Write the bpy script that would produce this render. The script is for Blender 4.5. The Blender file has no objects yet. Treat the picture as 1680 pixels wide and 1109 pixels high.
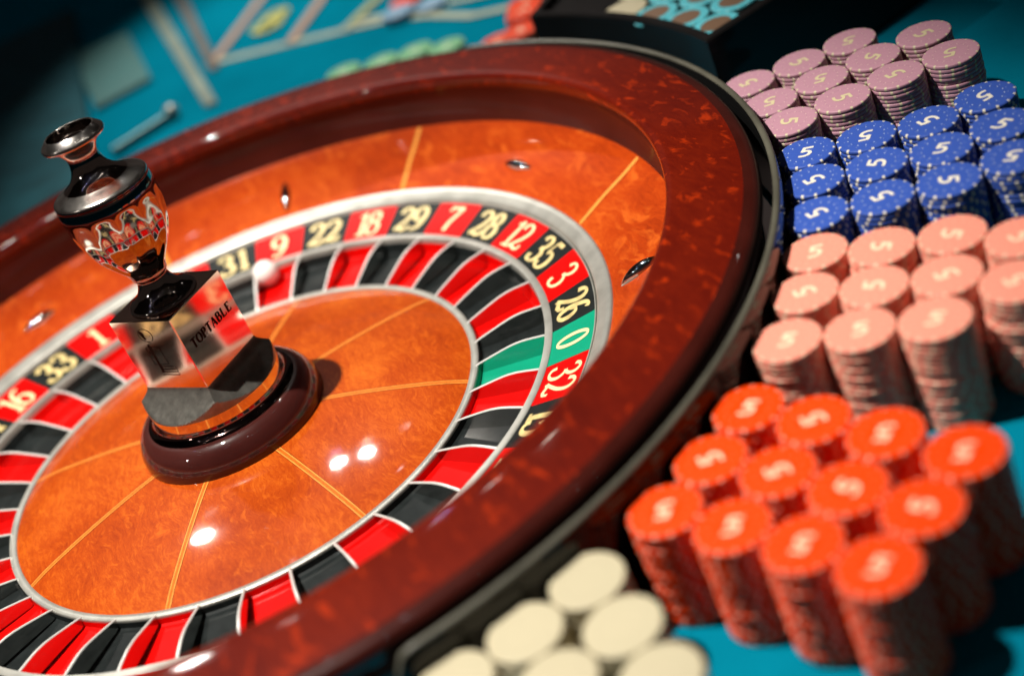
import bpy, math, random
from mathutils import Vector, Matrix
random.seed(7)
PI = math.pi
rad = math.radians
scene = bpy.context.scene
C = scene.collection

# ------------------------------------------------------------------ camera
cam_data = bpy.data.cameras.new('camera')
cam = bpy.data.objects.new('camera', cam_data)
C.objects.link(cam)
r_ = Vector((0.8519174, -0.3924478, -0.3467297))
u_ = Vector((0.4900575, 0.3640398, 0.7920345))
f_ = Vector((0.1846088, 0.8446655, -0.5024538))
M = Matrix.Identity(4)
for i in range(3):
    M[i][0], M[i][1], M[i][2] = r_[i], u_[i], -f_[i]
M[0][3], M[1][3], M[2][3] = 0.0, -0.9213654, 0.4895803
cam.matrix_world = M
cam_data.sensor_width = 36.0
cam_data.lens = 52.688
cam_data.clip_start = 0.01
cam_data.clip_end = 50
cam_data.dof.use_dof = True
cam_data.dof.focus_distance = 0.95
cam_data.dof.aperture_fstop = 2.7
scene.camera = cam

# ------------------------------------------------------------------ world, lamps
w = bpy.data.worlds.new('World')
scene.world = w
w.use_nodes = True
w.node_tree.nodes['Background'].inputs['Color'].default_value = (0.034, 0.026, 0.023, 1)
w.node_tree.nodes['Background'].inputs['Strength'].default_value = 0.9
scene.view_settings.view_transform = 'Standard'
scene.view_settings.look = 'None'
scene.view_settings.exposure = 0.0
scene.cycles.use_denoising = True
scene.cycles.max_bounces = 8
scene.cycles.sample_clamp_indirect = 6.0

def spot(name, loc, target, power, angle, blend, radius, color):
    d = bpy.data.lights.new(name, 'SPOT')
    d.energy = power; d.spot_size = rad(angle); d.spot_blend = blend
    d.shadow_soft_size = radius; d.color = color
    o = bpy.data.objects.new(name, d); C.objects.link(o)
    o.location = loc
    o.rotation_euler = (Vector(target) - Vector(loc)).to_track_quat('-Z', 'Y').to_euler()
    return o

spot('table_spotlight', (-0.41, 0.05, 1.88), (0.03, -0.14, 0), 288, 34, 0.75, 0.016, (1.0, 0.95, 0.87))
spot('layout_spotlight', (0.42, 1.75, 1.85), (0.42, 0.66, 0), 240, 30, 0.7, 0.022, (1.0, 0.95, 0.88))
spot('cone_spotlight', (0.27, 1.52, 1.58), (0.06, -0.13, 0), 15, 9, 0.8, 0.017, (1.0, 0.95, 0.88))
spot('cone_spotlight', (0.385, 1.46, 1.56), (0.07, -0.125, 0), 12, 9, 0.8, 0.013, (1.0, 0.95, 0.88))
spot('wheel_spotlight', (-0.36, 1.75, 1.75), (-0.07, -0.10, 0), 34, 10, 0.8, 0.032, (1.0, 0.95, 0.88))
spot('side_spotlight', (-2.0, -0.25, 1.35), (0.0, 0.0, 0.05), 12, 32, 0.8, 0.03, (1.0, 0.93, 0.85))
for x in (0.02, 0.28, 0.56, 0.92):
    spot('rim_spotlight', (x, -0.55, 1.9), (-0.05, 0.33, 0.07), 30, 15, 0.8, 0.05, (1.0, 0.94, 0.86))
for k in range(34):                                   # small downlights of the dark ceiling
    x = random.uniform(-2.6, 2.6); y = random.uniform(-2.4, 3.2)
    d = bpy.data.lights.new('ceiling_downlight', 'POINT')
    d.energy = random.uniform(0.15, 0.6)
    d.shadow_soft_size = random.uniform(0.008, 0.014)
    d.color = random.choice([(1, .93, .82), (1, .96, .9), (1, .9, .76), (.42, .42, 1), (.85, .93, 1)])
    o = bpy.data.objects.new('ceiling_downlight', d); C.objects.link(o)
    o.location = (x, y, random.uniform(2.5, 2.9))

cme = bpy.data.meshes.new('ceiling')
cme.from_pydata([(-5, -5, 3.1), (5, -5, 3.1), (5, 6, 3.1), (-5, 6, 3.1)], [], [(0, 3, 2, 1)])
ceil = bpy.data.objects.new('ceiling', cme); C.objects.link(ceil); ceil['kind'] = 'structure'; ceil['label'] = 'dark ceiling with small downlights'
# ------------------------------------------------------------------ helpers
def mesh(name, V, F, mats, mi=None, smooth=True, sharp=35):
    me = bpy.data.meshes.new(name)
    me.from_pydata([tuple(v) for v in V], [], F)
    for m in (mats if isinstance(mats, (list, tuple)) else [mats]):
        me.materials.append(m)
    if mi is not None:
        me.polygons.foreach_set('material_index', mi)
    me.update()
    if smooth:
        me.polygons.foreach_set('use_smooth', [True] * len(me.polygons))
        me.set_sharp_from_angle(angle=rad(sharp))
    return me

def link(name, me, parent=None, loc=None, rz=None):
    o = bpy.data.objects.new(name, me); C.objects.link(o)
    if parent is not None: o.parent = parent
    if loc is not None: o.location = loc
    if rz is not None: o.rotation_euler = (0, 0, rz)
    return o

def obj(name, V, F, mats, parent=None, mi=None, smooth=True, sharp=35):
    return link(name, mesh(name, V, F, mats, mi, smooth, sharp), parent)

def tag(o, label=None, cat=None, group=None, kind=None):
    if label: o['label'] = label
    if cat: o['category'] = cat
    if group: o['group'] = group
    if kind: o['kind'] = kind
    return o

def thing(name, label, cat, loc=(0, 0, 0), group=None):
    o = bpy.data.objects.new(name, None); C.objects.link(o); o.location = loc
    o.empty_display_size = 0.02
    return tag(o, label, cat, group)

def spline(P, n):
    """Catmull-Rom through P, n steps per span"""
    out = []
    for i in range(len(P) - 1):
        p0 = P[max(i - 1, 0)]; p1 = P[i]; p2 = P[i + 1]; p3 = P[min(i + 2, len(P) - 1)]
        for k in range(n):
            t = k / n
            out.append(tuple(0.5 * ((2 * b) + (-a + c) * t + (2 * a - 5 * b + 4 * c - d) * t * t + (-a + 3 * b - 3 * c + d) * t ** 3)
                             for a, b, c, d in zip(p0, p1, p2, p3)))
    out.append(tuple(P[-1]))
    return out

def lathe(prof, n=128, a0=0.0, a1=2 * PI, closed=False):
    full = abs(a1 - a0 - 2 * PI) < 1e-6
    m = n if full else n + 1
    V = []; F = []
    for i in range(m):
        a = a0 + (a1 - a0) * i / n
        c, s = math.cos(a), math.sin(a)
        for (r, z) in prof: V.append((r * c, r * s, z))
    k = len(prof)
    for i in range(n):
        j = (i + 1) % m
        for q in range(k if closed else k - 1):
            b = (q + 1) % k
            F.append((i * k + q, j * k + q, j * k + b, i * k + b))
    if closed and not full:
        F.append(tuple(range(k))[::-1])
        F.append(tuple((m - 1) * k + q for q in range(k)))
    return V, F

def box_vf(x0, x1, y0, y1, z0, z1):
    V = [(x0, y0, z0), (x1, y0, z0), (x1, y1, z0), (x0, y1, z0), (x0, y0, z1), (x1, y0, z1), (x1, y1, z1), (x0, y1, z1)]
    F = [(0, 3, 2, 1), (4, 5, 6, 7), (0, 1, 5, 4), (1, 2, 6, 5), (2, 3, 7, 6), (3, 0, 4, 7)]
    return V, F

# ------------------------------------------------------------------ materials
class NT:
    def __init__(self, name):
        self.m = bpy.data.materials.new(name); self.m.use_nodes = True
        self.t = self.m.node_tree; self.b = self.t.nodes['Principled BSDF']
    def n(self, typ, **kw):
        nd = self.t.nodes.new(typ)
        for k, v in kw.items():
            if k.startswith('i_'):
                nd.inputs[k[2:].replace('_', ' ')].default_value = v
            else: setattr(nd, k, v)
        return nd
    def l(self, a, b): self.t.links.new(a, b)
    def math(self, op, a, b=None, c=None):
        nd = self.t.nodes.new('ShaderNodeMath'); nd.operation = op
        for i, v in enumerate((a, b, c)):
            if v is None: continue
            if isinstance(v, (int, float)): nd.inputs[i].default_value = v
            else: self.l(v, nd.inputs[i])
        return nd.outputs[0]
    def ramp(self, fac, stops):
        nd = self.t.nodes.new('ShaderNodeValToRGB')
        e = nd.color_ramp.elements
        while len(e) < len(stops): e.new(0.5)
        for i, (p, c) in enumerate(stops):
            e[i].position = p; e[i].color = (*c, 1)
        self.l(fac, nd.inputs['Fac']); return nd.outputs['Color']
    def mix(self, f, a, b, mode='MIX'):
        nd = self.t.nodes.new('ShaderNodeMix'); nd.data_type = 'RGBA'; nd.blend_type = mode
        for s, v in ((0, f), (6, a), (7, b)):
            if isinstance(v, (int, float)): nd.inputs[s].default_value = v
            elif isinstance(v, tuple): nd.inputs[s].default_value = (*v, 1)
            else: self.l(v, nd.inputs[s])
        return nd.outputs[2]
    def set(self, **kw):
        for k, v in kw.items():
            k = k.replace('_', ' ')
            if isinstance(v, tuple) and len(v) == 3: v = (*v, 1)
            self.b.inputs[k].default_value = v
        return self
    def bump(self, h, strength, dist=0.0005):
        nd = self.n('ShaderNodeBump'); nd.inputs['Strength'].default_value = strength
        nd.inputs['Distance'].default_value = dist
        self.l(h, nd.inputs['Height']); self.l(nd.outputs[0], self.b.inputs['Normal'])

def simple(name, col, rough=0.5, metal=0.0, coat=0.0, var=0.0, scale=60, **kw):
    t = NT(name); t.set(Base_Color=col, Roughness=rough, Metallic=metal, Coat_Weight=coat, Coat_Roughness=0.03, **kw)
    if coat and not metal: t.set(Specular_IOR_Level=0.08)
    if var:
        tc = t.n('ShaderNodeTexCoord')
        nz = t.n('ShaderNodeTexNoise', i_Scale=scale, i_Detail=5.0, i_Roughness=0.6)
        t.l(tc.outputs['Object'], nz.inputs['Vector'])
        d = tuple(c * (1 - var) for c in col); li = tuple(min(1, c * (1 + var)) for c in col)
        t.l(t.ramp(nz.outputs['Fac'], [(0.3, d), (0.7, li)]), t.b.inputs['Base Color'])
        rr = t.n('ShaderNodeMapRange'); t.l(nz.outputs['Fac'], rr.inputs['Value'])
        rr.inputs['To Min'].default_value = rough * 0.75; rr.inputs['To Max'].default_value = min(1, rough * 1.3)
        t.l(rr.outputs[0], t.b.inputs['Roughness'])
    return t.m

def burl(name, dark, mid, light, big, fine, fleck=None, fleckc=(0.5, 0.05, 0.005), c=1.0, rough=0.45, ang=0.5):
    """lacquered figured veneer: soft clouds, curly silky fibres and small flecks"""
    t = NT(name); t.set(Roughness=rough, Coat_Weight=1.0, Coat_Roughness=0.02, Coat_IOR=1.45, Specular_IOR_Level=0.08)
    tc = t.n('ShaderNodeTexCoord')
    P = tc.outputs['Object']
    wn = t.n('ShaderNodeTexNoise', i_Scale=big * 2.2, i_Detail=4.0); t.l(P, wn.inputs['Vector'])
    sc = t.n('ShaderNodeVectorMath', operation='MULTIPLY_ADD'); t.l(wn.outputs['Color'], sc.inputs[0])
    sc.inputs[1].default_value = (0.022, 0.022, 0.006); t.l(P, sc.inputs[2])
    n1 = t.n('ShaderNodeTexNoise', i_Scale=big, i_Detail=4.0, i_Roughness=0.55, i_Distortion=0.3)
    t.l(sc.outputs[0], n1.inputs['Vector'])
    def fib(scale, stretch, a, det):
        mp = t.n('ShaderNodeMapping'); mp.inputs['Rotation'].default_value = (0, 0, a); mp.inputs['Scale'].default_value = (1.0, stretch, 1.0)
        t.l(sc.outputs[0], mp.inputs['Vector'])
        n2 = t.n('ShaderNodeTexNoise', i_Scale=scale, i_Detail=det, i_Roughness=0.75, i_Distortion=0.8); t.l(mp.outputs[0], n2.inputs['Vector'])
        return n2.outputs['Fac']
    fa = fib(fine, 0.22, ang, 6.0); fb = fib(fine * 2.6, 0.18, ang + .5, 4.0)
    f = t.math('ADD', t.math('MULTIPLY', n1.outputs['Fac'], 0.40), t.math('ADD', t.math('MULTIPLY', fa, 0.36), t.math('MULTIPLY', fb, 0.24)))
    w_ = 0.16 / c
    col = t.ramp(f, [(0.5 - w_, dark), (0.5, mid), (0.5 + w_, light)])
    if fleck:
        mp3 = t.n('ShaderNodeMapping'); mp3.inputs['Scale'].default_value = (1.0, 0.42, 1.0); mp3.inputs['Rotation'].default_value = (0, 0, 1.25)
        t.l(sc.outputs[0], mp3.inputs['Vector'])
        n3 = t.n('ShaderNodeTexNoise', i_Scale=fleck, i_Detail=3.0, i_Roughness=0.6, i_Distortion=0.5); t.l(mp3.outputs[0], n3.inputs['Vector'])
        s = t.ramp(n3.outputs['Fac'], [(0.57, (0, 0, 0)), (0.70, (.8,) * 3)])
        col = t.mix(s, col, fleckc)
    t.l(col, t.b.inputs['Base Color'])
    rr = t.n('ShaderNodeMapRange'); t.l(wn.outputs['Fac'], rr.inputs['Value']); rr.inputs['To Min'].default_value = 0.012; rr.inputs['To Max'].default_value = 0.09
    t.l(rr.outputs[0], t.b.inputs['Coat Roughness'])
    return t.m

m_cone = burl('orange_burl_veneer', (0.28, 0.027, 0.0016), (0.44, 0.060, 0.0028), (0.66, 0.145, 0.011), 14, 360, fleck=210, fleckc=(0.58, 0.110, 0.007), c=1.15)
m_apron = burl('orange_burl_apron', (0.27, 0.022, 0.0015), (0.44, 0.046, 0.0028), (0.60, 0.10, 0.009), 12, 170, fleck=75, fleckc=(0.66, 0.12, 0.012), c=1.1)
m_rim = burl('maroon_burl_lacquer', (0.060, 0.0026, 0.0010), (0.108, 0.0055, 0.0012), (0.17, 0.011, 0.0016), 10, 150, fleck=130, fleckc=(0.40, 0.027, 0.0018), c=.85)
m_rimedge = simple('maroon_edge_lacquer', (0.040, 0.006, 0.004), 0.30, coat=0.9, var=0.25, scale=30)
m_track = simple('dark_ball_track_wood', (0.070, 0.011, 0.007), 0.5, coat=0.25, var=0.2, scale=18)
m_silver = simple('satin_silver_metal', (0.46, 0.455, 0.41), 0.36, metal=0.5, var=0.14, scale=60)
m_fret = simple('polished_fret_metal', (0.58, 0.57, 0.55), 0.10, metal=1.0)
m_frettop = simple('worn_fret_edge', (0.80, 0.79, 0.75), 0.38, metal=0.45)
m_chrome = simple('polished_chrome', (0.80, 0.78, 0.76), 0.04, metal=1.0)
m_smoky = simple('smoky_chrome', (0.36, 0.31, 0.28), 0.06, metal=1.0, var=0.12, scale=90)
m_blockm = simple('block_chrome', (0.72, 0.50, 0.40), 0.07, metal=1.0, var=0.12, scale=60)
m_fillet = simple('dark_mirror_fillet', (0.20, 0.13, 0.12), 0.06, metal=1.0)
m_cove = simple('dusty_satin_chrome', (0.22, 0.21, 0.185), 0.30, metal=0.8, var=0.2, scale=160)
m_turret_base = simple('maroon_lacquered_base', (0.050, 0.011, 0.009), 0.35, coat=1.0, var=0.1, scale=40)
m_cup = simple('brushed_chrome', (0.60, 0.56, 0.52), 0.20, metal=1.0, var=0.15, scale=120)
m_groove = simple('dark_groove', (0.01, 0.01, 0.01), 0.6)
m_red = simple('red_pocket_enamel', (0.66, 0.0015, 0.001), 0.4, coat=0.45, var=0.05, scale=40)
m_black = simple('black_pocket_enamel', (0.014, 0.017, 0.017), 0.4, coat=0.45, var=0.3, scale=120)
m_green = simple('green_pocket_enamel', (0.004, 0.30, 0.17), 0.4, coat=0.45, var=0.05, scale=40)
m_cream = simple('cream_numeral_print', (0.86, 0.66, 0.36), 0.5)
m_gold = simple('gold_numeral_print', (0.66, 0.52, 0.22), 0.42, var=0.3, scale=160)
m_inlay = simple('maple_inlay', (0.80, 0.30, 0.055), 0.4, coat=1.0, var=0.15, scale=200)
m_inlay2 = simple('hatched_inlay', (0.62, 0.13, 0.012), 0.4, coat=1.0, var=0.45, scale=900)
m_inlayd = simple('dark_inlay_line', (0.16, 0.035, 0.006), 0.4, coat=1.0)
m_engrave = simple('engraved_line', (0.018, 0.006, 0.004), 0.8, Specular_IOR_Level=0.05)
m_ball = simple('white_ball_plastic', (0.86, 0.80, 0.76), 0.25, coat=0.3)
m_guard = simple('black_gloss_guard', (0.006, 0.006, 0.006), 0.10, coat=0.5)
m_guardtop = simple('worn_guard_edge', (0.080, 0.075, 0.055), 0.42, var=0.3, scale=25)
m_rack = simple('black_rack_lacquer', (0.010, 0.009, 0.009), 0.30, coat=0.3, var=0.2, scale=20)

cme.materials.append(simple('dark_ceiling_paint', (0.07, 0.055, 0.05), 0.8, var=0.3, scale=2))
# felt
t = NT('teal_felt'); t.set(Roughness=1.0, Specular_IOR_Level=0.0)
tc = t.n('ShaderNodeTexCoord')
a = t.n('ShaderNodeTexNoise', i_Scale=900.0, i_Detail=4.0); t.l(tc.outputs['Object'], a.inputs['Vector'])
b = t.n('ShaderNodeTexNoise', i_Scale=9.0, i_Detail=4.0); t.l(tc.outputs['Object'], b.inputs['Vector'])
f = t.math('ADD', t.math('MULTIPLY', a.outputs['Fac'], 0.4), t.math('MULTIPLY', b.outputs['Fac'], 0.6))
t.l(t.ramp(f, [(0.3, (0.0008, 0.140, 0.215)), (0.7, (0.0012, 0.225, 0.33))]), t.b.inputs['Base Color'])
t.bump(a.outputs['Fac'], 0.5, 0.0004)
m_felt = t.m
m_line = simple('printed_felt_line', (0.42, 0.46, 0.34), 0.95, var=0.12, scale=300)
m_yline = simple('yellow_felt_print', (0.44, 0.44, 0.12), 0.95, var=0.12, scale=300)
m_pinkline = simple('pinkish_felt_print', (0.50, 0.30, 0.20), 0.95, var=0.12, scale=300)

def chip_mat(name, col, dot, ring=0.0, dots=True):
    """clay chip: fine print of a dashed ring and dots on the face"""
    t = NT(name); t.set(Roughness=0.40, Specular_IOR_Level=0.25)
    tc = t.n('ShaderNodeTexCoord'); sx = t.n('ShaderNodeSeparateXYZ'); t.l(tc.outputs['Object'], sx.inputs[0])
    x, y = sx.outputs[0], sx.outputs[1]
    r = t.math('SQRT', t.math('ADD', t.math('MULTIPLY', x, x), t.math('MULTIPLY', y, y)))
    ang = t.math('ARCTAN2', y, x)
    def frac(n, off=0.0):
        return t.math('SUBTRACT', t.math('FRACT', t.math('ADD', t.math('MULTIPLY', ang, n / (2 * PI)), 10.0 + off)), 0.5)
    def dotmask(n, r0, size):
        du = t.math('MULTIPLY', frac(n), 2 * PI * r0 / n); dr = t.math('SUBTRACT', r, r0)
        d = t.math('SQRT', t.math('ADD', t.math('MULTIPLY', du, du), t.math('MULTIPLY', dr, dr)))
        return t.math('LESS_THAN', d, size)
    nz = t.n('ShaderNodeTexNoise', i_Scale=500.0, i_Detail=4.0); t.l(tc.outputs['Object'], nz.inputs['Vector'])
    oi = t.n('ShaderNodeObjectInfo')
    v = t.math('ADD', t.math('MULTIPLY', nz.outputs['Fac'], 0.22), t.math('MULTIPLY', oi.outputs['Random'], 0.10))
    base = t.mix(v, tuple(min(1, c * 1.06) for c in col), tuple(c * 0.62 for c in col))
    dr = t.math('ABSOLUTE', t.math('SUBTRACT', r, 0.0113))
    line = t.math('MULTIPLY', t.math('LESS_THAN', dr, 0.00010), t.math('GREATER_THAN', frac(28), -0.2))
    c2 = t.mix(t.math('MULTIPLY', line, 0.55), base, tuple(c * 0.35 for c in col))
    if dots:
        c2 = t.mix(dotmask(14, 0.0113, 0.00042), c2, dot)
        c2 = t.mix(t.math('MULTIPLY', dotmask(14, 0.0134, 0.00030), 0.5), c2, dot)
    t.l(c2, t.b.inputs['Base Color'])
    t.bump(nz.outputs['Fac'], 0.15, 0.0002)
    return t.m

WHITE = (0.80, 0.74, 0.62)
chipcols = {
    'pink':   (chip_mat('mauve_pink_chip_clay', (0.50, 0.26, 0.33), (0.72, 0.52, 0.46)), simple('mauve_chip_spot', (0.62, 0.56, 0.36), 0.45), simple('mauve_chip_numeral', (0.66, 0.57, 0.34), 0.45)),
    'blue':   (chip_mat('blue_chip_clay', (0.040, 0.095, 0.42), (0.62, 0.70, 0.82), ring=1), simple('blue_chip_spot', (0.78, 0.72, 0.58), 0.45), simple('blue_chip_numeral', (0.80, 0.74, 0.62), 0.45)),
    'salmon': (chip_mat('salmon_chip_clay', (0.88, 0.30, 0.215), (0.86, 0.50, 0.36)), simple('salmon_chip_spot', (0.82, 0.60, 0.42), 0.45), simple('salmon_chip_numeral', (0.84, 0.70, 0.48), 0.45)),
    'red':    (chip_mat('orange_red_chip_clay', (0.88, 0.052, 0.0), (0.88, 0.30, 0.16)), simple('red_chip_spot', (0.90, 0.42, 0.30), 0.45), simple('red_chip_numeral', (0.86, 0.62, 0.42), 0.45)),
    'cream':  (chip_mat('cream_chip_clay', (0.52, 0.46, 0.31), (0.57, 0.51, 0.36), dots=False), simple('cream_chip_spot', (0.52, 0.44, 0.27), 0.45), simple('cream_chip_numeral', (0.84, 0.78, 0.62), 0.45)),
    'cyan':   (chip_mat('cyan_chip_clay', (0.10, 0.50, 0.58), (0.5, 0.7, 0.7), dots=False), simple('cyan_chip_spot', (0.25, 0.62, 0.66), 0.45), simple('brown_chip_inlay', (0.16, 0.09, 0.05), 0.45)),
    'green':  (chip_mat('green_chip_clay', (0.19, 0.48, 0.24), (0.6, 0.8, 0.6), dots=False), simple('green_chip_spot', (0.55, 0.75, 0.50), 0.45), simple('green_chip_numeral', (0.75, 0.85, 0.62), 0.45)),
    'grey':   (chip_mat('pale_blue_chip_clay', (0.25, 0.42, 0.58), (0.6, 0.8, 0.8), dots=False), simple('pale_chip_spot', (0.5, 0.6, 0.7), 0.45), simple('pale_chip_numeral', (0.5, 0.6, 0.7), 0.45)),
}

# ------------------------------------------------------------------ stroke lettering (all letters are drawn here)
def arc(cx, cy, rx, ry, a0, a1, n=14):
    return [(cx + rx * math.cos(rad(a0 + (a1 - a0) * i / n)), cy + ry * math.sin(rad(a0 + (a1 - a0) * i / n))) for i in range(n + 1)]

GLYPH = {   # polylines in a cell 0..0.6 wide, 0..1 high; second value: width mode (n nib, t thin, k thick)
    '0': [(arc(.30, .5, .22, .47, 0, 360, 28), 'n')],
    '1': [([(.32, .0), (.32, 1.0)], 'k'), ([(.32, .98), (.24, .90), (.12, .84)], 't'), ([(.14, .02), (.50, .02)], 't')],
    '2': [(spline([(.08, .74), (.13, .90), (.30, .98), (.48, .88), (.52, .70), (.42, .46), (.22, .22), (.05, .05)], 5), 'n'),
          ([(.05, .06), (.20, .10), (.40, .03), (.54, .07), (.58, .22)], 'm')],
    '3': [(spline([(.08, .80), (.14, .93), (.30, .98), (.46, .88), (.48, .72), (.38, .58), (.24, .53)], 5), 'n'),
          (spline([(.24, .53), (.42, .48), (.54, .32), (.48, .11), (.28, .01), (.11, .07), (.06, .22)], 5), 'n')],
    '4': [([(.40, 0), (.40, 1.0)], 'k'), ([(.40, .98), (.05, .30), (.58, .30)], 't'), ([(.26, .02), (.54, .02)], 't')],
    '5': [([(.14, .97), (.52, .97)], 'm'), ([(.15, .97), (.11, .54)], 't'),
          (spline([(.11, .54), (.28, .62), (.46, .54), (.54, .32), (.46, .10), (.26, .01), (.10, .08), (.06, .20)], 5), 'n')],
    '6': [(spline([(.52, .90), (.40, .97), (.22, .84), (.09, .52), (.10, .20), (.28, .02), (.48, .12), (.53, .34), (.42, .54), (.26, .56), (.12, .42)], 5), 'n')],
    '7': [([(.05, .80), (.07, .96), (.30, .94), (.56, .97)], 'm'), (spline([(.56, .97), (.40, .62), (.28, .32), (.24, .0)], 5), 'n')],
    '8': [(arc(.30, .75, .18, .23, 0, 360, 22), 'n'), (arc(.30, .27, .23, .27, 0, 360, 22), 'n')],
    '9': [(spline([(.08, .10), (.20, .03), (.38, .16), (.51, .48), (.50, .80), (.32, .98), (.12, .88), (.07, .66), (.18, .46), (.34, .44), (.48, .58)], 5), 'n')],
}
LETTER = {
    'T': [([(.30, 0), (.30, 1)], 'k'), ([(.02, .86), (.04, .98), (.56, .98), (.58, .86)], 't'), ([(.18, .01), (.42, .01)], 't')],
    'O': [(arc(.32, .5, .29, .49, 0, 360, 24), 'n')],
    'P': [([(.14, 0), (.14, 1)], 'k'), (spline([(.14, .98), (.36, .98), (.50, .86), (.50, .64), (.36, .50), (.14, .50)], 4), 'n'), ([(.02, .01), (.28, .01)], 't')],
    'A': [([(.04, .0), (.30, 1.0)], 't'), ([(.30, 1.0), (.56, .0)], 'k'), ([(.14, .34), (.46, .34)], 't'), ([(-.02, .01), (.12, .01)], 't'), ([(.44, .01), (.64, .01)], 't')],
    'B': [([(.12, 0), (.12, 1)], 'k'), (spline([(.12, .98), (.34, .98), (.46, .88), (.46, .66), (.34, .54), (.12, .54)], 4), 'n'),
          (spline([(.12, .54), (.38, .53), (.52, .40), (.52, .14), (.38, .01), (.12, .01)], 4), 'n')],
    'L': [([(.12, 0), (.12, 1)], 'k'), ([(.02, .98), (.24, .98)], 't'), ([(.02, .01), (.50, .01), (.53, .22)], 't')],
    'E': [([(.12, 0), (.12, 1)], 'k'), ([(.02, .98), (.48, .98), (.50, .80)], 't'), ([(.12, .52), (.38, .52)], 't'), ([(.02, .01), (.50, .01), (.53, .22)], 't')],
}

def strokes(paths, thin, thick, x0=0.0, sx=1.0, slant=0.0, z0=0.0):
    V = []; F = []
    for si, (P, mode) in enumerate(paths):
        Q = []
        for p in P:
            q = (x0 + (p[0] + slant * p[1]) * sx, p[1])
            if not Q or (q[0] - Q[-1][0]) ** 2 + (q[1] - Q[-1][1]) ** 2 > 1e-7: Q.append(q)
        n = len(Q); b = len(V)
        closed = n > 8 and (Q[0][0] - Q[-1][0]) ** 2 + (Q[0][1] - Q[-1][1]) ** 2 < 1e-6
        for i in range(n):
            a = Q[max(i - 1, 0)]; c = Q[min(i + 1, n - 1)]
            if closed and i in (0, n - 1): a, c = Q[n - 2], Q[1]
            tx, ty = c[0] - a[0], c[1] - a[1]; L = math.hypot(tx, ty) or 1
            tx /= L; ty /= L
            if mode == 'n':
                h = thin + (thick - thin) * abs(ty) ** 1.4
                if not closed and (i < 2 or i > n - 3): h = max(h, thin + (thick - thin) * .55)
            else:
                h = {'t': thin, 'k': thick, 'm': (thin + thick) / 2}[mode]
            h /= 2
            z = z0 + 0.010 * si
            V.append((Q[i][0] - ty * h, Q[i][1] + tx * h, z)); V.append((Q[i][0] + ty * h, Q[i][1] - tx * h, z))
        for i in range(n - 1):
            F.append((b + 2 * i + 1, b + 2 * i + 3, b + 2 * i + 2, b + 2 * i))
    return V, F

def text(s, table, thin, thick, adv=0.62, slant=0.0):
    V = []; F = []; x = 0
    for ch in s:
        v, f = strokes(table[ch], thin, thick, x0=x, slant=slant, z0=0.003 * (len(V) % 3))
        F += [tuple(i + len(V) for i in q) for q in f]; V += v
        x += adv * (0.72 if ch == '1' else 1.0)
    xs = [v[0] for v in V]
    cx = (min(xs) + max(xs)) / 2
    return [(a - cx, b - .5, c) for a, b, c in V], F

# ------------------------------------------------------------------ setting: felt
ZT = -0.0054
felt_prof_r = 0.392
V = []; F = []
N = 96
for i in range(N):                                   # felt with the round well of the wheel cut out
    a = 2 * PI * i / N
    V.append((felt_prof_r * math.cos(a), felt_prof_r * math.sin(a), ZT))
for i in range(N):
    a = 2 * PI * i / N
    V.append((0.7 * math.cos(a), 0.7 * math.sin(a), ZT))
for i in range(N):
    a = 2 * PI * i / N
    V.append((3.2 * math.cos(a), 3.2 * math.sin(a), ZT))
for i in range(N):
    j = (i + 1) % N
    F.append((i, N + i, N + j, j)); F.append((N + i, 2 * N + i, 2 * N + j, N + j))
felt = tag(obj('table_felt', V, F, m_felt, smooth=False), 'teal felt of the roulette table', kind='structure')

def flat_strip(pts, width, z, m, name='layout_line', parent=felt, h=0.0):
    V = []; F = []
    n = len(pts)
    for i, p in enumerate(pts):
        a = pts[max(i - 1, 0)]; c = pts[min(i + 1, n - 1)]
        tx, ty = c[0] - a[0], c[1] - a[1]; L = math.hypot(tx, ty); tx /= L; ty /= L
        for s in (-1, 1):
            V.append((p[0] - ty * s * width / 2, p[1] + tx * s * width / 2, z))
    for i in range(n - 1): F.append((2 * i, 2 * i + 2, 2 * i + 3, 2 * i + 1))
    return obj(name, V, F, m, parent, smooth=False)

LZ = ZT + 0.0012
flat_strip([(.172, .783), (.261, .705), (.3145, .6555)], .0125, LZ, m_line)
flat_strip([(.3145, .6555), (.352, .62), (.384, .568), (.408, .505), (.452, .462), (.50, .42)], .0125, LZ + .0004, m_line)
flat_strip([(.330, .665), (.372, .615), (.427, .557), (.50, .49)], .011, LZ + .0008, m_line)
flat_strip([(.179, .776), (.285, .925), (.40, 1.087)], .0125, LZ + .0012, m_pinkline)
flat_strip([(.258, .706), (.332, .804), (.45, .960)], .0125, LZ + .0016, m_pinkline)
flat_strip([(.312, .655), (.371, .7025), (.50, .807)], .0125, LZ + .0020, m_line)
flat_strip([(.322, .664), (.374, .706), (.50, .807)], .0075, LZ + .0024, m_yline)
# numeral printed in the layout box
Vn, Fn = text('8', GLYPH, .20, .26)
dx, dy = Vector((.62, .78)), Vector((.78, -.62))
Vn = [(.267 + (v[0] * dy.x + v[1] * dx.x) * .058, .815 + (v[0] * dy.y + v[1] * dx.y) * .058, LZ + .002 + v[2] * .002) for v in Vn]
obj('layout_numeral', Vn, Fn, m_yline, felt, smooth=False)

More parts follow.
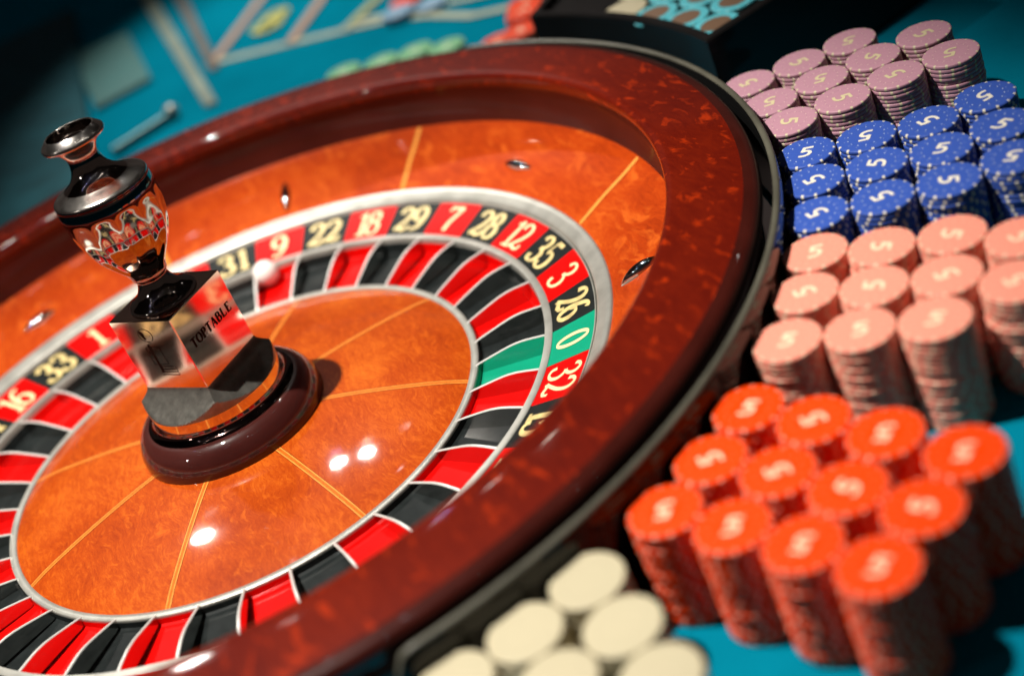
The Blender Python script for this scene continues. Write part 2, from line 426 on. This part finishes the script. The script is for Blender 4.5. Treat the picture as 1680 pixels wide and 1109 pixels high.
# ------------------------------------------------------------------ roulette bowl
bowl = thing('roulette_bowl', 'glossy maroon wooden roulette bowl sunk in the teal felt', 'roulette wheel bowl')
rim_p = spline([(.3322, .0625), (.3308, .0665), (.3305, .0695), (.3312, .0720), (.3330, .0737), (.3358, .0744), (.3420, .0743), (.3500, .0739), (.3660, .0728), (.3785, .0716)], 6)
V, F = lathe(rim_p, 256)
obj('rim_top', V, F, m_rim, bowl, sharp=80)
edge_p = spline([(.3785, .0716), (.3838, .0705), (.3866, .0684), (.3878, .0652), (.3872, .0600), (.3835, .0530), (.3790, .0440), (.3800, .02), (.3780, -.03)], 5)
V, F = lathe(edge_p, 256)
obj('rim_edge', V, F, m_rimedge, bowl, sharp=80)
track_p = spline([(.3322, .0625), (.3348, .0540), (.3356, .0450), (.3350, .0370), (.3335, .0305)], 6)
V, F = lathe(track_p, 256)
obj('ball_track', V, F, m_track, bowl, sharp=80)
apron_p = spline([(.3335, .0305), (.318, .0232), (.300, .0160), (.285, .0090), (.2756, .0046)], 4)
V, F = lathe(apron_p, 256)
obj('apron', V, F, m_apron, bowl, sharp=80)
def apron_z(r):
    for a, b in zip(apron_p[:-1], apron_p[1:]):
        if b[0] <= r <= a[0]: return b[1] + (r - b[0]) / (a[0] - b[0]) * (a[1] - b[1])
    return apron_p[-1][1]
V, F = lathe([(.2756, .0046), (.2750, .0056), (.2738, .0060), (.2700, .0046), (.2660, .0028), (.2642, .0020), (.2636, .0008), (.2636, -.004)], 256)
obj('stator_ring', V, F, m_silver, bowl, sharp=50)
V, F = lathe([(.2636, -.004), (.2612, -.004)], 128)
obj('groove', V, F, m_groove, bowl)

def drape_strip(th, ra, rb, zf, lay, lift, n=14, slots=None):
    """radial inlay: lay = [(offset, material index)...] across its width"""
    V = []; F = []; mi = []
    k = len(lay)
    for i in range(n + 1):
        r = ra + (rb - ra) * i / n
        for off in lay:
            V.append((r * math.cos(th) - off[0] * math.sin(th), r * math.sin(th) + off[0] * math.cos(th), zf(math.hypot(r, off[0])) + lift))
    for i in range(n):
        for q in range(k - 1):
            F.append((i * k + q, (i + 1) * k + q, (i + 1) * k + q + 1, i * k + q + 1)); mi.append(lay[q][1])
    return V, F, mi
for k in range(8):
    th = rad(42 + 45 * k - .5)
    V, F, mi = drape_strip(th, .2762, .3325, apron_z, [(-.0024, 1), (-.0020, 0), (.0020, 1), (.0024, 1)], .00025, 8)
    obj('apron_inlay', V, F, [m_inlay, m_inlayd], bowl, mi=mi, smooth=False)

def deflector(th, radial):
    V = []; F = []
    n, m = 18, 8
    L, W, Hh = .0165, .0048, .0062
    for i in range(n + 1):
        s = -1 + 2 * i / n
        wv = W * max(0, 1 - abs(s) ** 1.7) ** .8; hv = Hh * max(0.0, 1 - abs(s) ** 2.0) ** .8
        for j in range(m + 1):
            a = PI * j / m
            V.append((s * L, -wv * math.cos(a), hv * math.sin(a) - .0006))
    for i in range(n):
        for j in range(m):
            F.append((i * (m + 1) + j, (i + 1) * (m + 1) + j, (i + 1) * (m + 1) + j + 1, i * (m + 1) + j + 1))
    r = .297; z = apron_z(r); tilt = math.atan2(apron_z(.31) - apron_z(.285), .025)
    R = Matrix.Rotation(th, 4, 'Z') @ Matrix.Translation((r, 0, z)) @ Matrix.Rotation(-tilt, 4, 'Y') @ Matrix.Rotation(0 if radial else PI / 2, 4, 'Z')
    V = [R @ Vector(v) for v in V]
    obj('deflector', V, F, m_chrome, bowl, sharp=60)
for k in range(8): deflector(rad(19 + 45 * k), k % 2 == 1)

# ------------------------------------------------------------------ rotor
rotor = thing('roulette_rotor', 'spinning wheel with numbered pockets, orange burl cone and chrome turret', 'roulette wheel')
order = [0, 32, 15, 19, 4, 21, 2, 25, 17, 34, 6, 27, 13, 36, 11, 30, 8, 23, 10, 5, 24, 16, 33, 1, 20, 14, 31, 9, 22, 18, 29, 7, 28, 12, 35, 3, 26]
PH = -0.55357
ST = 2 * PI / 37
cone_p = spline([(.048, -.0035), (.080, -.0050), (.110, -.0078), (.135, -.0110), (.155, -.0142), (.1692, -.0176)], 5)
def cone_z(r):
    for a, b in zip(cone_p[:-1], cone_p[1:]):
        if a[0] <= r <= b[0]: return a[1] + (r - a[0]) / (b[0] - a[0]) * (b[1] - a[1])
    return cone_p[-1][1]
V, F = lathe(cone_p, 192)
obj('cone', V, F, m_cone, rotor, sharp=80)
LAY = [(-.0021, 2), (-.0018, 0), (-.0010, 1), (.0010, 0), (.0018, 2), (.0021, 2)]
for k in range(8):
    V, F, mi = drape_strip(rad(-32 - 45 * k), .060, .1690, cone_z, LAY, .00018, 24)
    obj('cone_inlay', V, F, [m_inlay, m_inlay2, m_inlayd], rotor, mi=mi, smooth=False)
V, F = lathe([(.1688, -.0185), (.1690, -.0170), (.1693, -.0167), (.1738, -.0166), (.1743, -.0170), (.1745, -.0180), (.1745, -.0235)], 256)
obj('inner_ring', V, F, m_silver, rotor, sharp=50)
V, F = lathe([(.2240, -.0200), (.2240, -.0092), (.2246, -.0080), (.2285, -.0077), (.2297, -.0082), (.2297, -.0095)], 256)
obj('divider_ring', V, F, m_silver, rotor, sharp=50)
V, F = lathe([(.2616, -.0010), (.2619, .0006), (.2626, .0006), (.2630, -.0010), (.2630, -.006)], 256)
obj('outer_ring', V, F, m_silver, rotor, sharp=50)
floor_p = [(.1746, -.0185), (.1752, -.0222), (.1772, -.0228), (.2195, -.0220), (.2222, -.0196), (.2238, -.0125)]
def ringz(r): return -.0086 + (r - .2297) / (.262 - .2297) * .0080
for i, num in enumerate(order):
    th = PH - i * ST
    col = m_green if num == 0 else (m_red if i % 2 == 1 else m_black)
    a0, a1 = th - ST / 2 + .0005, th + ST / 2 - .0005
    V, F = lathe(floor_p, 6, th - ST / 2 - .001, th + ST / 2 + .001)
    obj('pocket', V, F, col, rotor, sharp=12)
    V, F = lathe([(.2297, ringz(.2297)), (.246, ringz(.246)), (.2618, ringz(.2618))], 6, a0, a1)
    cell = obj('number_cell', V, F, col, rotor, sharp=40)
    bold = (col is m_black)
    s = str(num)
    Vn, Fn = text(s, GLYPH, .075 if not bold else .09, .15 if not bold else .21, adv=.64)
    H = .0240; Wd = .0205 if len(s) > 1 else .0215
    if num == 0: Wd = .022
    V = []
    for (x, y, z) in Vn:
        rr = .2460 + y * H; tt = th - x * Wd * 1.12 / rr
        V.append((rr * math.cos(tt), rr * math.sin(tt), ringz(rr) + .00025 + z * .004))
    obj('numeral', V, Fn, m_gold if bold else m_cream, cell, smooth=False)
    # fret between this pocket and the next one
    tb = th - ST / 2
    T = .0010
    prof = spline([(.1722, -.0170), (.1760, -.0152), (.1960, -.0098), (.2045, -.0082), (.2120, -.0078), (.2242, -.0084)], 3)
    V = []; F = []
    for (r, z) in prof:
        for (o, dz) in ((-T, None), (-T, -.0005), (-T * .6, 0), (T * .6, 0), (T, -.0005), (T, None)):
            zz = -.0262 if dz is None else z + dz
            V.append((r * math.cos(tb) - o * math.sin(tb), r * math.sin(tb) + o * math.cos(tb), zz))
    n = len(prof)
    for a in range(n - 1):
        for b in range(5): F.append((a * 6 + b, a * 6 + b + 1, (a + 1) * 6 + b + 1, (a + 1) * 6 + b))
    F.append((0, 1, 2, 3, 4, 5)[::-1]); F.append(tuple((n - 1) * 6 + b for b in range(6)))
    mi = [(1 if b in (1, 2, 3) else 0) for a in range(n - 1) for b in range(5)] + [0, 0]
    obj('fret', V, F, [m_fret, m_frettop], rotor, mi=mi, sharp=25)

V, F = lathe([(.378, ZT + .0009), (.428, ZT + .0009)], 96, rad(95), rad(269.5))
tag(obj('well_trim', V, F, m_groove, felt), kind='structure')  # flat black ring painting the rim's shade on the felt, no real trim
# turret (screwed to the rotor)
base_p = spline([(.0535, .0160), (.0565, .0155), (.0600, .0132), (.0630, .0095), (.0652, .0045), (.0662, .0000), (.0664, -.0040)], 6)
V, F = lathe(base_p + [(.0664, -.0055)], 128)
obj('turret_base', V, F, m_turret_base, rotor, sharp=80)
V, F = lathe(spline([(.0474, .0225), (.0480, .0192), (.0500, .0172), (.0520, .0163), (.0535, .0160)], 5), 128)
obj('turret_fillet', V, F, m_fillet, rotor, sharp=80)
CA = rad(-96.5)                                      # azimuth of the front corner of the block
def cove():
    V = []; F = []
    n = 128; lv = 22; R0 = .0472; s0 = .0276
    for k in range(lv + 1):
        t_ = k / lv
        z = .0465 - t_ * .0170
        a = s0 + (R0 + .0006 - s0) * (t_ ** 1.5)
        for i in range(n):
            ph_ = 2 * PI * i / n
            d = max(abs(math.cos(ph_ - PI / 4)), abs(math.sin(ph_ - PI / 4)))
            r = min(a / d, R0)
            V.append((r * math.cos(ph_ + CA), r * math.sin(ph_ + CA), z))
    for k in range(lv):
        for i in range(n):
            j = (i + 1) % n
            F.append((k * n + i, (k + 1) * n + i, (k + 1) * n + j, k * n + j))
    return V, F
V, F = cove()
obj('turret_collar', V, F, m_cove, rotor, sharp=25)
V, F = lathe([(.0472, .0295), (.0472, .0225), (.0475, .0222)], 128)
obj('turret_band', V, F, m_chrome, rotor, sharp=30)
# block with tiny bevels
hs = .0276; bev = .0005
z0, z1 = .0465, .1005
ring = lambda h, z: [(h * sx, h * sy, z) for sx, sy in ((1, 1), (-1, 1), (-1, -1), (1, -1))]
def octo(h, b, z):
    return [(h, h - b, z), (h - b, h, z), (-h + b, h, z), (-h, h - b, z), (-h, -h + b, z), (-h + b, -h, z), (h - b, -h, z), (h, -h + b, z)]
V = octo(hs, bev, z0) + octo(hs, bev, z1 - bev) + octo(hs - bev, bev * .5, z1)
F = []
for k in range(2):
    for i in range(8):
        j = (i + 1) % 8; F.append((k * 8 + i, k * 8 + j, (k + 1) * 8 + j, (k + 1) * 8 + i))
F.append(tuple(16 + i for i in range(8))); F.append(tuple(range(8))[::-1])
RB = Matrix.Rotation(CA + PI / 4 + PI, 4, 'Z')       # local faces: +-x, +-y ; corner (-1,-1) faces the camera
V = [RB @ Vector(v) for v in V]
block = obj('turret_block', V, F, m_blockm, rotor, sharp=20)
# engraving: face frames built from the corner azimuths
def face_frame(az):
    nrm = Vector((math.cos(az), math.sin(az), 0)); ux = Vector((-math.sin(az), math.cos(az), 0))
    return nrm, ux
nrm, ux = face_frame(CA + PI / 4)
Vt, Ft = text('TOPTABLE', LETTER, .11, .22, adv=.74)
wd = max(v[0] for v in Vt) - min(v[0] for v in Vt)
sc = .0435 / wd
V = [nrm * (hs + .00015 + v[2] * .0008) + ux * (v[0] * sc + .0004) + Vector((0, 0, .0762 + v[1] * .0064)) for v in Vt]
obj('engraved_lettering', V, Ft, m_engrave, block, smooth=False)
nrm, ux = face_frame(CA - PI / 4)
logo = [(arc(.50, .86, .115, .115, -60, 250, 20), 't'), (spline([(.455, .83), (.46, .90), (.43, .92), (.44, .86), (.47, .79)], 3), 'k'),
        ([(.47, .75), (.53, .75)], 't'), ([(.47, .72), (.53, .72)], 't'),
        ([(.44, .66), (.38, .64), (.38, .34), (.62, .34), (.62, .64), (.47, .66)], 't'), ([(.455, .70), (.455, .20)], 'k'),
        ([(.44, .30), (.68, .30)], 't'), ([(.43, .25), (.69, .25)], 't'), ([(.42, .20), (.70, .20)], 't'), ([(.41, .15), (.71, .15), (.71, .30)], 't')]
Vt, Ft = strokes(logo, .010, .036)
V = [nrm * (hs + .00015 + v[2] * .0008) + ux * ((v[0] - .52) * .052) + Vector((0, 0, z0 + .004 + v[1] * .045)) for v in Vt]
obj('engraved_emblem', V, Ft, m_engrave, block, smooth=False)
# fluted urn with waisted foot and shoulder
urn = [(.0236, .1005), (.0234, .1016), (.0222, .1030), (.0188, .1048), (.0150, .1076), (.0122, .1115), (.0108, .1150), (.0104, .1172), (.0118, .1186), (.0124, .1198),
       (.0126, .1215), (.0148, .1262), (.0196, .1330), (.0242, .1400), (.0274, .1465), (.0298, .1540), (.0312, .1620), (.0319, .1700), (.0320, .1770),
       (.0316, .1812), (.0314, .1826), (.0314, .1846), (.0306, .1862), (.0270, .1880), (.0215, .1905), (.0160, .1940), (.0122, .1985), (.0104, .2035), (.0100, .2070)]
up = spline(urn, 4)
V = []; F = []
n = 192; k = len(up)
for i in range(n):
    a = 2 * PI * i / n
    for (r, z) in up:
        wv = 0.0
        if .1225 < z < .1740:
            t_ = (z - .1225) / (.1740 - .1225)
            wv = min(1, 4.5 * t_) * min(1.0, max(0.0, (1 - t_) * 4.0)) ** .6
        ff = abs(math.sin(6 * a + .5))
        rr = r - .0017 * wv * ff * min(1, r / .03)
        V.append((rr * math.cos(a), rr * math.sin(a), z))
for i in range(n):
    j = (i + 1) % n
    for q in range(k - 1): F.append((i * k + q, j * k + q, j * k + q + 1, i * k + q + 1))
mi = [1 if .1850 < (up[q][1] + up[q + 1][1]) / 2 < .1902 else 0 for i in range(n) for q in range(k - 1)]
obj('turret_urn', V, F, [m_smoky, m_cup], rotor, mi=mi, sharp=30)
cup = [(.0100, .2070), (.0103, .2095), (.0118, .2125), (.0142, .2150), (.0172, .2170), (.0196, .2182)]
V, F = lathe(spline(cup, 4) + [(.0203, .2184), (.0207, .2192), (.0206, .2206), (.0202, .2212), (.0164, .2246), (.0160, .2249), (.0155, .2249), (.0151, .2244)], 96)
cup_o = obj('turret_cup', V, F, m_cup, rotor, sharp=30)
V, F = lathe(spline([(.0151, .2244), (.0149, .2205), (.0138, .2165), (.0108, .2128), (.0060, .2110), (.0001, .2106)], 4), 96)
obj('cup_hollow', V, F, m_smoky, cup_o, sharp=60)

# ball
V = []; F = []
def sphere(R, n=40, m=24):
    V = []; F = []
    for j in range(m + 1):
        b = -PI / 2 + PI * j / m
        for i in range(n):
            a = 2 * PI * i / n
            V.append((R * math.cos(b) * math.cos(a), R * math.cos(b) * math.sin(a), R * math.sin(b)))
    for j in range(m):
        for i in range(n): F.append((j * n + i, j * n + (i + 1) % n, (j + 1) * n + (i + 1) % n, (j + 1) * n + i))
    return V, F
V, F = sphere(.0105)
ball = obj('roulette_ball', V, F, m_ball, sharp=180)
ball.location = (.0800, .2030, -.0105)
tag(ball, 'small white ball lying in the red pocket of number 9', 'ball')

# ------------------------------------------------------------------ black guard round the wheel
guard = thing('wheel_guard', 'thin curved black guard standing between the wheel and the chips', 'guard')
G0, G1 = rad(-89.2), rad(38)
V = []; F = []
n = 150; zt = .0672; zb = ZT + .0005; RC = .011
ri, ro = .3946, .3990
for i in range(n + 1):
    a = G0 + (G1 - G0) * i / n
    d = min((a - G0), (G1 - a)) * ro                 # rounded upper corners at both ends
    h = zt if d > RC else zt - RC + math.sqrt(max(0.0, RC * RC - (RC - d) ** 2))
    for (r, z) in ((ri, zb), (ri, h - .0012), (ri + .0008, h - .0003), (ri + .0018, h), (ro - .0014, h), (ro - .0005, h - .0004), (ro, h - .0014), (ro, zb)):
        V.append((r * math.cos(a), r * math.sin(a), z))
k = 8
F = []; mi = []
for i in range(n):
    for q in range(k - 1):
        F.append((i * k + q, (i + 1) * k + q, (i + 1) * k + q + 1, i * k + q + 1)); mi.append(1 if 1 <= q <= 5 else 0)
F.append(tuple(range(k))); mi.append(0)
F.append(tuple(n * k + q for q in range(k))[::-1]); mi.append(0)
me = mesh('guard_wall', V, F, [m_guard, m_guardtop], mi, True, 60)
g = link('guard_wall', me, guard)

# ------------------------------------------------------------------ chips
CR, CH = .0184, .00294
def chip_mesh(name, mats, sect=14, sub=2, spot=.20):
    angs = []; kinds = []
    for s in range(sect):
        b = 2 * PI * s / sect
        w_ = 2 * PI / sect
        angs.append(b - w_ * spot / 2); kinds.append(1)
        for q in range(sub):
            angs.append(b + w_ * spot / 2 + w_ * (1 - spot) * q / sub); kinds.append(0)
    h = CH - .00006
    prof = [(.0168, h), (.0176, h - .00002), (.0181, h - .00020), (CR, h - .0007), (CR, .0007), (.0181, .0002), (.0172, 0)]
    V = []; F = []; mi = []
    n = len(angs); k = len(prof)
    for a in angs:
        for r, z in prof: V.append((r * math.cos(a), r * math.sin(a), z))
    for i in range(n):
        j = (i + 1) % n
        for q in range(k - 1):
            F.append((i * k + q, i * k + q + 1, j * k + q + 1, j * k + q)); mi.append(kinds[i] if q < k - 2 else 0)
    F.append(tuple(i * k for i in range(n))); mi.append(0)
    F.append(tuple(i * k + k - 1 for i in range(n))[::-1]); mi.append(0)
    return mesh(name, V, F, list(mats), mi, True, 40)

def numeral_mesh(name, m):
    five = [([(.10, .91), (.55, .91)], 'k'), ([(.165, .95), (.135, .50)], 'k'),
            (spline([(.10, .53), (.30, .575), (.46, .48), (.50, .31), (.42, .14), (.24, .075), (.04, .11)], 5), 'k')]
    V, F = strokes(five, .165, .17, slant=.12)
    V = [((a - .34) * .0142, (b - .5) * .0118, CH + .00005 + c * .003) for a, b, c in V]
    return mesh(name, V, F, m, None, False)

chipmesh = {}; nummesh = {}
for c, (mb, ms, mn) in chipcols.items():
    chipmesh[c] = chip_mesh('casino_chip', (mb, ms))
    if c == 'cyan':
        V = [(.0118 * math.cos(2 * PI * i / 40), .0118 * math.sin(2 * PI * i / 40), CH + .00005) for i in range(40)]
        nummesh[c] = mesh('inlay', V, [tuple(range(40))], mn, None, False)
    else:
        nummesh[c] = numeral_mesh('numeral', mn)

POS = {
 'pink':[(0.5172, -0.1116, -6), (0.4875, -0.068, -126), (0.5073, -0.1522, -124), (0.4805, -0.1047, -66), (0.4514, -0.0588, -6), (0.4717, -0.141, 174), (0.4442, -0.0961, -125), (0.4153, -0.0495, 174), (0.4352, -0.1331, -16), (0.4076, -0.0892, -118), (0.3987, -0.1255, -40)],
 'blue':[(0.3807, -0.1706, 50), (0.4127, -0.1898, -126), (0.4435, -0.2108, 174), (0.48, -0.2187, -93), (0.364, -0.2039, 174), (0.3959, -0.2232, 131), (0.4266, -0.2444, 43), (0.4625, -0.2544, 15), (0.3431, -0.2374, 173), (0.375, -0.2568, 173), (0.4068, -0.2762, -38), (0.4419, -0.2887, -145)],
 'salmon':[(0.3188, -0.2703, 58), (0.3436, -0.2982, -47), (0.3725, -0.3217, -57), (0.3907, -0.3543, -16), (0.2925, -0.2987, 164), (0.3182, -0.3257, 134), (0.3466, -0.3498, 164), (0.3633, -0.3832, 164), (0.2618, -0.3273, 46), (0.2906, -0.3511, 57), (0.3191, -0.3751, 38)],
 'red':[(0.2175, -0.3588, 38), (0.2337, -0.3924, 165), (0.2498, -0.4269, -138), (0.2649, -0.4645, -137), (0.1837, -0.3775, 165), (0.201, -0.4105, 165), (0.2162, -0.4446, 116), (0.2305, -0.479, 124), (0.1493, -0.3921, -124), (0.1661, -0.4255, 50), (0.1819, -0.4592, -141), (0.1962, -0.4937, 37)],
 'cream':[(0.0998, -0.4051, -46), (0.0986, -0.4424, -45), (0.0633, -0.4129, -45), (0.0262, -0.4164, -44), (0.0621, -0.4502, -44), (0.0972, -0.4797, -44)],
}
NAMEC = {'pink': 'mauve pink', 'blue': 'blue', 'salmon': 'salmon', 'red': 'orange-red', 'cream': 'cream'}
ROWS = {'pink': None, 'blue': 4, 'salmon': 4, 'red': 4, 'cream': None}
WHERE = {
 'pink': ['rearmost stack on the right', 'rearmost stack beside the black rack', 'far right stack above the blue ones', 'middle stack of the rear row', 'second rear stack from the wheel',
          'front stack third from the wheel', 'middle stack second from the wheel', 'stack half hidden behind the guard, farthest back', 'front stack second from the guard', 'middle stack touching the guard', 'front stack nearest the guard and the blue chips'],
}
ORD = ['nearest the guard', 'second from the guard', 'third from the guard', 'fourth from the guard']
for c, rn in (('blue', ['back row', 'middle row', 'front row']), ('salmon', ['back row', 'middle row', 'front row']), ('red', ['back row', 'middle row', 'front row'])):
    WHERE[c] = ['%s stack %s' % (rn[i // 4], ORD[i % 4]) for i in range(len(POS[c]))]
WHERE['cream'] = ['stack nearest the red chips at the guard', 'second stack out from the guard, beside the red chips', 'middle stack against the guard', 'leftmost stack against the guard',
                  'stack cut by the bottom edge, between two others', 'outermost stack at the bottom edge']

# which stacks show their sides: all their chips are objects of their own (about 300 chips in all)
FULL = {'pink': [2, 5], 'blue': [10], 'salmon': [8, 9, 10], 'red': [8, 9, 10, 11]}
NTH = ['', 'second', 'third', 'fourth', 'fifth', 'sixth', 'seventh', 'eighth', 'ninth', 'tenth', 'eleventh', 'twelfth', 'thirteenth', 'fourteenth', 'fifteenth', 'sixteenth', 'seventeenth', 'eighteenth', 'nineteenth', 'twentieth']
bulkV = []; bulkF = []; bulkM = []; bulkmats = []; bulkoff = 0
cols_order = list(POS)
for c in cols_order: bulkmats += [chipcols[c][0], chipcols[c][1]]
NCH = 20
def short(c, where): return where
for c in cols_order:
    me = chipmesh[c]
    mv = [tuple(v.co) for v in me.vertices]; mf = [tuple(p.vertices) for p in me.polygons]; mm = [p.material_index for p in me.polygons]
    for si, (x, y, ang) in enumerate(POS[c]):
        sx, sy = random.uniform(-.00025, .00025), random.uniform(-.00025, .00025)
        for k in range(NCH):
            top = (k == NCH - 1)
            jx = x + (0 if top else random.uniform(-.00030, .00030)); jy = y + (0 if top else random.uniform(-.00030, .00030))
            if not top and random.random() < .18:
                jx += random.uniform(-.0007, .0007); jy += random.uniform(-.0007, .0007)
            z = ZT + .0001 + k * CH
            rz = rad(ang - 90) if top else random.uniform(0, 2 * PI)
            own = top or si in FULL.get(c, [])
            if own:
                o = link('casino_chip', me, None, (jx, jy, z), rz)
                if top:
                    lab = '%s chip on top of the %s' % (NAMEC[c], WHERE[c][si])
                    tag(o, lab, 'casino chip', '%s casino chips' % NAMEC[c])
                    if c != 'cream': link('numeral', nummesh[c], o)
                else:
                    tag(o, '%s chip %s from the top of the %s' % (NAMEC[c], NTH[NCH - 1 - k], WHERE[c][si]), 'casino chip', '%s chips in the %s' % (NAMEC[c], WHERE[c][si]))
            else:
                b = len(bulkV); cs, sn = math.cos(rz), math.sin(rz)
                bulkV += [(jx + vx * cs - vy * sn, jy + vx * sn + vy * cs, z + vz) for vx, vy, vz in mv]
                bulkF += [tuple(i + b for i in q) for q in mf]
                mo = cols_order.index(c) * 2
                bulkM += [q + mo for q in mm]
bm = mesh('stacked_chips', bulkV, bulkF, bulkmats, bulkM, True, 40)
tag(link('stacked_chips', bm), 'lower chips of the partly hidden stacks beside the wheel', 'casino chips', kind='stuff')

# ------------------------------------------------------------------ rack with cyan chips beyond the wheel
rack = thing('chip_rack', 'black lacquered chip rack curved to the wheel rim', 'chip rack')
A0, A1 = rad(1.8), rad(31.5)
nseg = 24
inn = [(.4235 + .017 * (i / nseg) , A0 + (A1 - A0) * i / nseg) for i in range(nseg + 1)]
front = [(r * math.cos(a), r * math.sin(a)) for r, a in inn]
outer = [(.505, .34), (.62, .26), (.638, .046)]
poly = front + outer
zt = .0680
V = []; F = []
n = len(poly)
def inset(P, d):
    cx = sum(p[0] for p in P) / len(P); cy = sum(p[1] for p in P) / len(P)
    out = []
    m = len(P)
    for i in range(m):
        a, b, c = P[i - 1], P[i], P[(i + 1) % m]
        e1 = Vector((b[0] - a[0], b[1] - a[1])).normalized(); e2 = Vector((c[0] - b[0], c[1] - b[1])).normalized()
        n1 = Vector((-e1.y, e1.x)); n2 = Vector((-e2.y, e2.x)); nn = (n1 + n2).normalized()
        k = d / max(.35, nn.dot(n1))
        p = Vector(b) - nn * k
        q = Vector(b) + nn * k
        out.append(min((p, q), key=lambda v: (v.x - cx) ** 2 + (v.y - cy) ** 2))
    return [(p.x, p.y) for p in out]
in1 = inset(poly, .0014); in2 = inset(poly, .0075)
for P, z in ((poly, ZT + .0003), (poly, zt - .0014), (in1, zt), (in2, zt), (in2, zt - .0062)):
    V += [(p[0], p[1], z) for p in P]
for k in range(4):
    for i in range(n):
        j = (i + 1) % n; F.append((k * n + i, k * n + j, (k + 1) * n + j, (k + 1) * n + i))
F.append(tuple(4 * n + i for i in range(n)))
obj('rack_body', V, F, m_rack, rack, sharp=25)
cy = [(0.4340, .1125), (.4412, .0760), (.4462, .0391), (.4700, .0990), (.4765, .0620), (.4990, .0860), (.5060, .0490), (.5360, .0720), (.4625, .1360), (.4920, .1215), (.5215, .1070)]
zc = zt - .0062 + .0002
for i, (x, y) in enumerate(cy):
    o = link('casino_chip', chipmesh['cyan'], None, (x, y, zc), random.uniform(0, 6))
    tag(o, ('cyan chip with brown centre, leftmost in the row nearest the wheel', 'cyan chip with brown centre, middle of the row nearest the wheel', 'cyan chip with brown centre at the right corner of the rack')[i] if i < 3 else 'cyan chip with brown centre in the back rows of the black rack', 'casino chip', 'cyan chips in the rack')
    link('inlay', nummesh['cyan'], o)
for i, (x, y) in enumerate([(.4265, .1500), (.4535, .1740)]):
    o = link('casino_chip', chipmesh['cream'], None, (x, y, zc), random.uniform(0, 6))
    tag(o, ['cream chip in the black rack nearest the wheel', 'cream chip in the black rack behind the nearer one'][i], 'casino chip', 'cream chips in the rack')

# loose chips on the layout
def pile(c, L, phrase, grp):
    for i, (x, y, nn) in enumerate(L):
        for k in range(nn):
            o = link('casino_chip', chipmesh[c], None, (x + random.uniform(-.0007, .0007), y + random.uniform(-.0007, .0007), ZT + .003 + k * CH), random.uniform(0, 6))
            tag(o, phrase[i] if isinstance(phrase, list) else phrase, 'casino chip', grp)
            if k == nn - 1: link('numeral', nummesh[c], o)
pile('green', [(.262, .498, 4), (.296, .482, 3), (.328, .463, 3), (.352, .433, 3)], 'green chip in the blurred row behind the wheel rim', 'green chips behind the rim')
pile('red', [(.3870, .3790, 3), (.4010, .3440, 7), (.4200, .3780, 8), (.4370, .4130, 6), (.4360, .3450, 9)], 'orange-red chip in the blurred pile left of the black rack', 'red chips left of the rack')
pile('grey', [(.3630, .6080, 2), (.3960, .5900, 1)], 'pale blue chip lying on the printed layout line', 'pale blue chips on the layout')
o = link('casino_chip', chipmesh['red'], None, (.384, .640, ZT + .003), 0)
tag(o, 'single red chip by the pale blue chips on the layout', 'casino chip')

# ------------------------------------------------------------------ blurred things at the far left of the table
m_rail1 = simple('beige_rail_piping', (0.19, 0.24, 0.19), 0.6, var=0.3, scale=12)
m_rail2 = simple('brown_rail_piping', (0.11, 0.09, 0.07), 0.6, var=0.3, scale=12)
m_pad = simple('dark_navy_leather', (0.018, 0.085, 0.105), 0.7, var=0.3, scale=20, Specular_IOR_Level=0.1)
m_card = simple('grey_green_board', (0.045, 0.160, 0.155), 0.8, var=0.12, scale=30)
m_steel = simple('brushed_rail_steel', (0.06, 0.20, 0.22), 0.45, metal=0.3)
def slab(name, pts, h, m, label, cat, z=ZT + .0003, bev=.004):
    in_ = inset(pts, bev)
    n = len(pts); V = [(p[0], p[1], z) for p in pts] + [(p[0], p[1], z + h - bev * .6) for p in pts] + [(p[0], p[1], z + h) for p in in_]
    F = []
    for k in range(2):
        for i in range(n):
            j = (i + 1) % n; F.append((k * n + i, k * n + j, (k + 1) * n + j, (k + 1) * n + i))
    F.append(tuple(2 * n + i for i in range(n))); F.append(tuple(range(n))[::-1])
    o = obj(name, V, F, m, sharp=30)
    return tag(o, label, cat)
slab('rail_piping', [(.136, .640), (.150, .636), (.196, 1.25), (.178, 1.25)], .004, m_rail1, 'pale beige piping strip running away along the table edge', 'piping', bev=.002)
slab('rail_piping', [(.169, .748), (.180, .745), (.238, 1.25), (.222, 1.25)], .004, m_rail2, 'brown piping strip running away beside the printed boxes', 'piping', bev=.002)
slab('board', [(.040, .815), (.112, .822), (.128, 1.06), (.050, 1.08)], .006, m_card, 'grey-green board lying blurred on the felt at upper left', 'board', bev=.002)
slab('padded_rail', [(-.90, .52), (-.03, .53), (.008, .64), (.030, .82), (.090, 1.30), (-.90, 1.40)], .012, m_pad, 'dark navy padded rail filling the far left corner behind the turret', 'padded rail', bev=.005)
# thin steel rod that catches the light; its end ball is added for the glint
V = []; F = []
a_, b_ = Vector((.104, .662, ZT + .005)), Vector((.030, .640, ZT + .005))
d_ = (b_ - a_).normalized(); s_ = Vector((0, 0, 1)).cross(d_); n = 14
for p in (a_, b_):
    for i in range(n):
        an = 2 * PI * i / n; V.append(p + s_ * .005 * math.cos(an) + Vector((0, 0, 1)) * .005 * math.sin(an))
for i in range(n): F.append((i, (i + 1) % n, n + (i + 1) % n, n + i))
F.append(tuple(range(n))[::-1]); F.append(tuple(range(n, 2 * n)))
rod = tag(obj('steel_rod', V, F, m_steel, sharp=50), 'thin steel rod with a bright ball end on the felt behind the wheel', 'rod')
V, F = sphere(.0085, 24, 14)
link('ball_end', mesh('ball_end', V, F, m_silver, None, True, 180), rod, loc=a_ + Vector((0, 0, .002)))
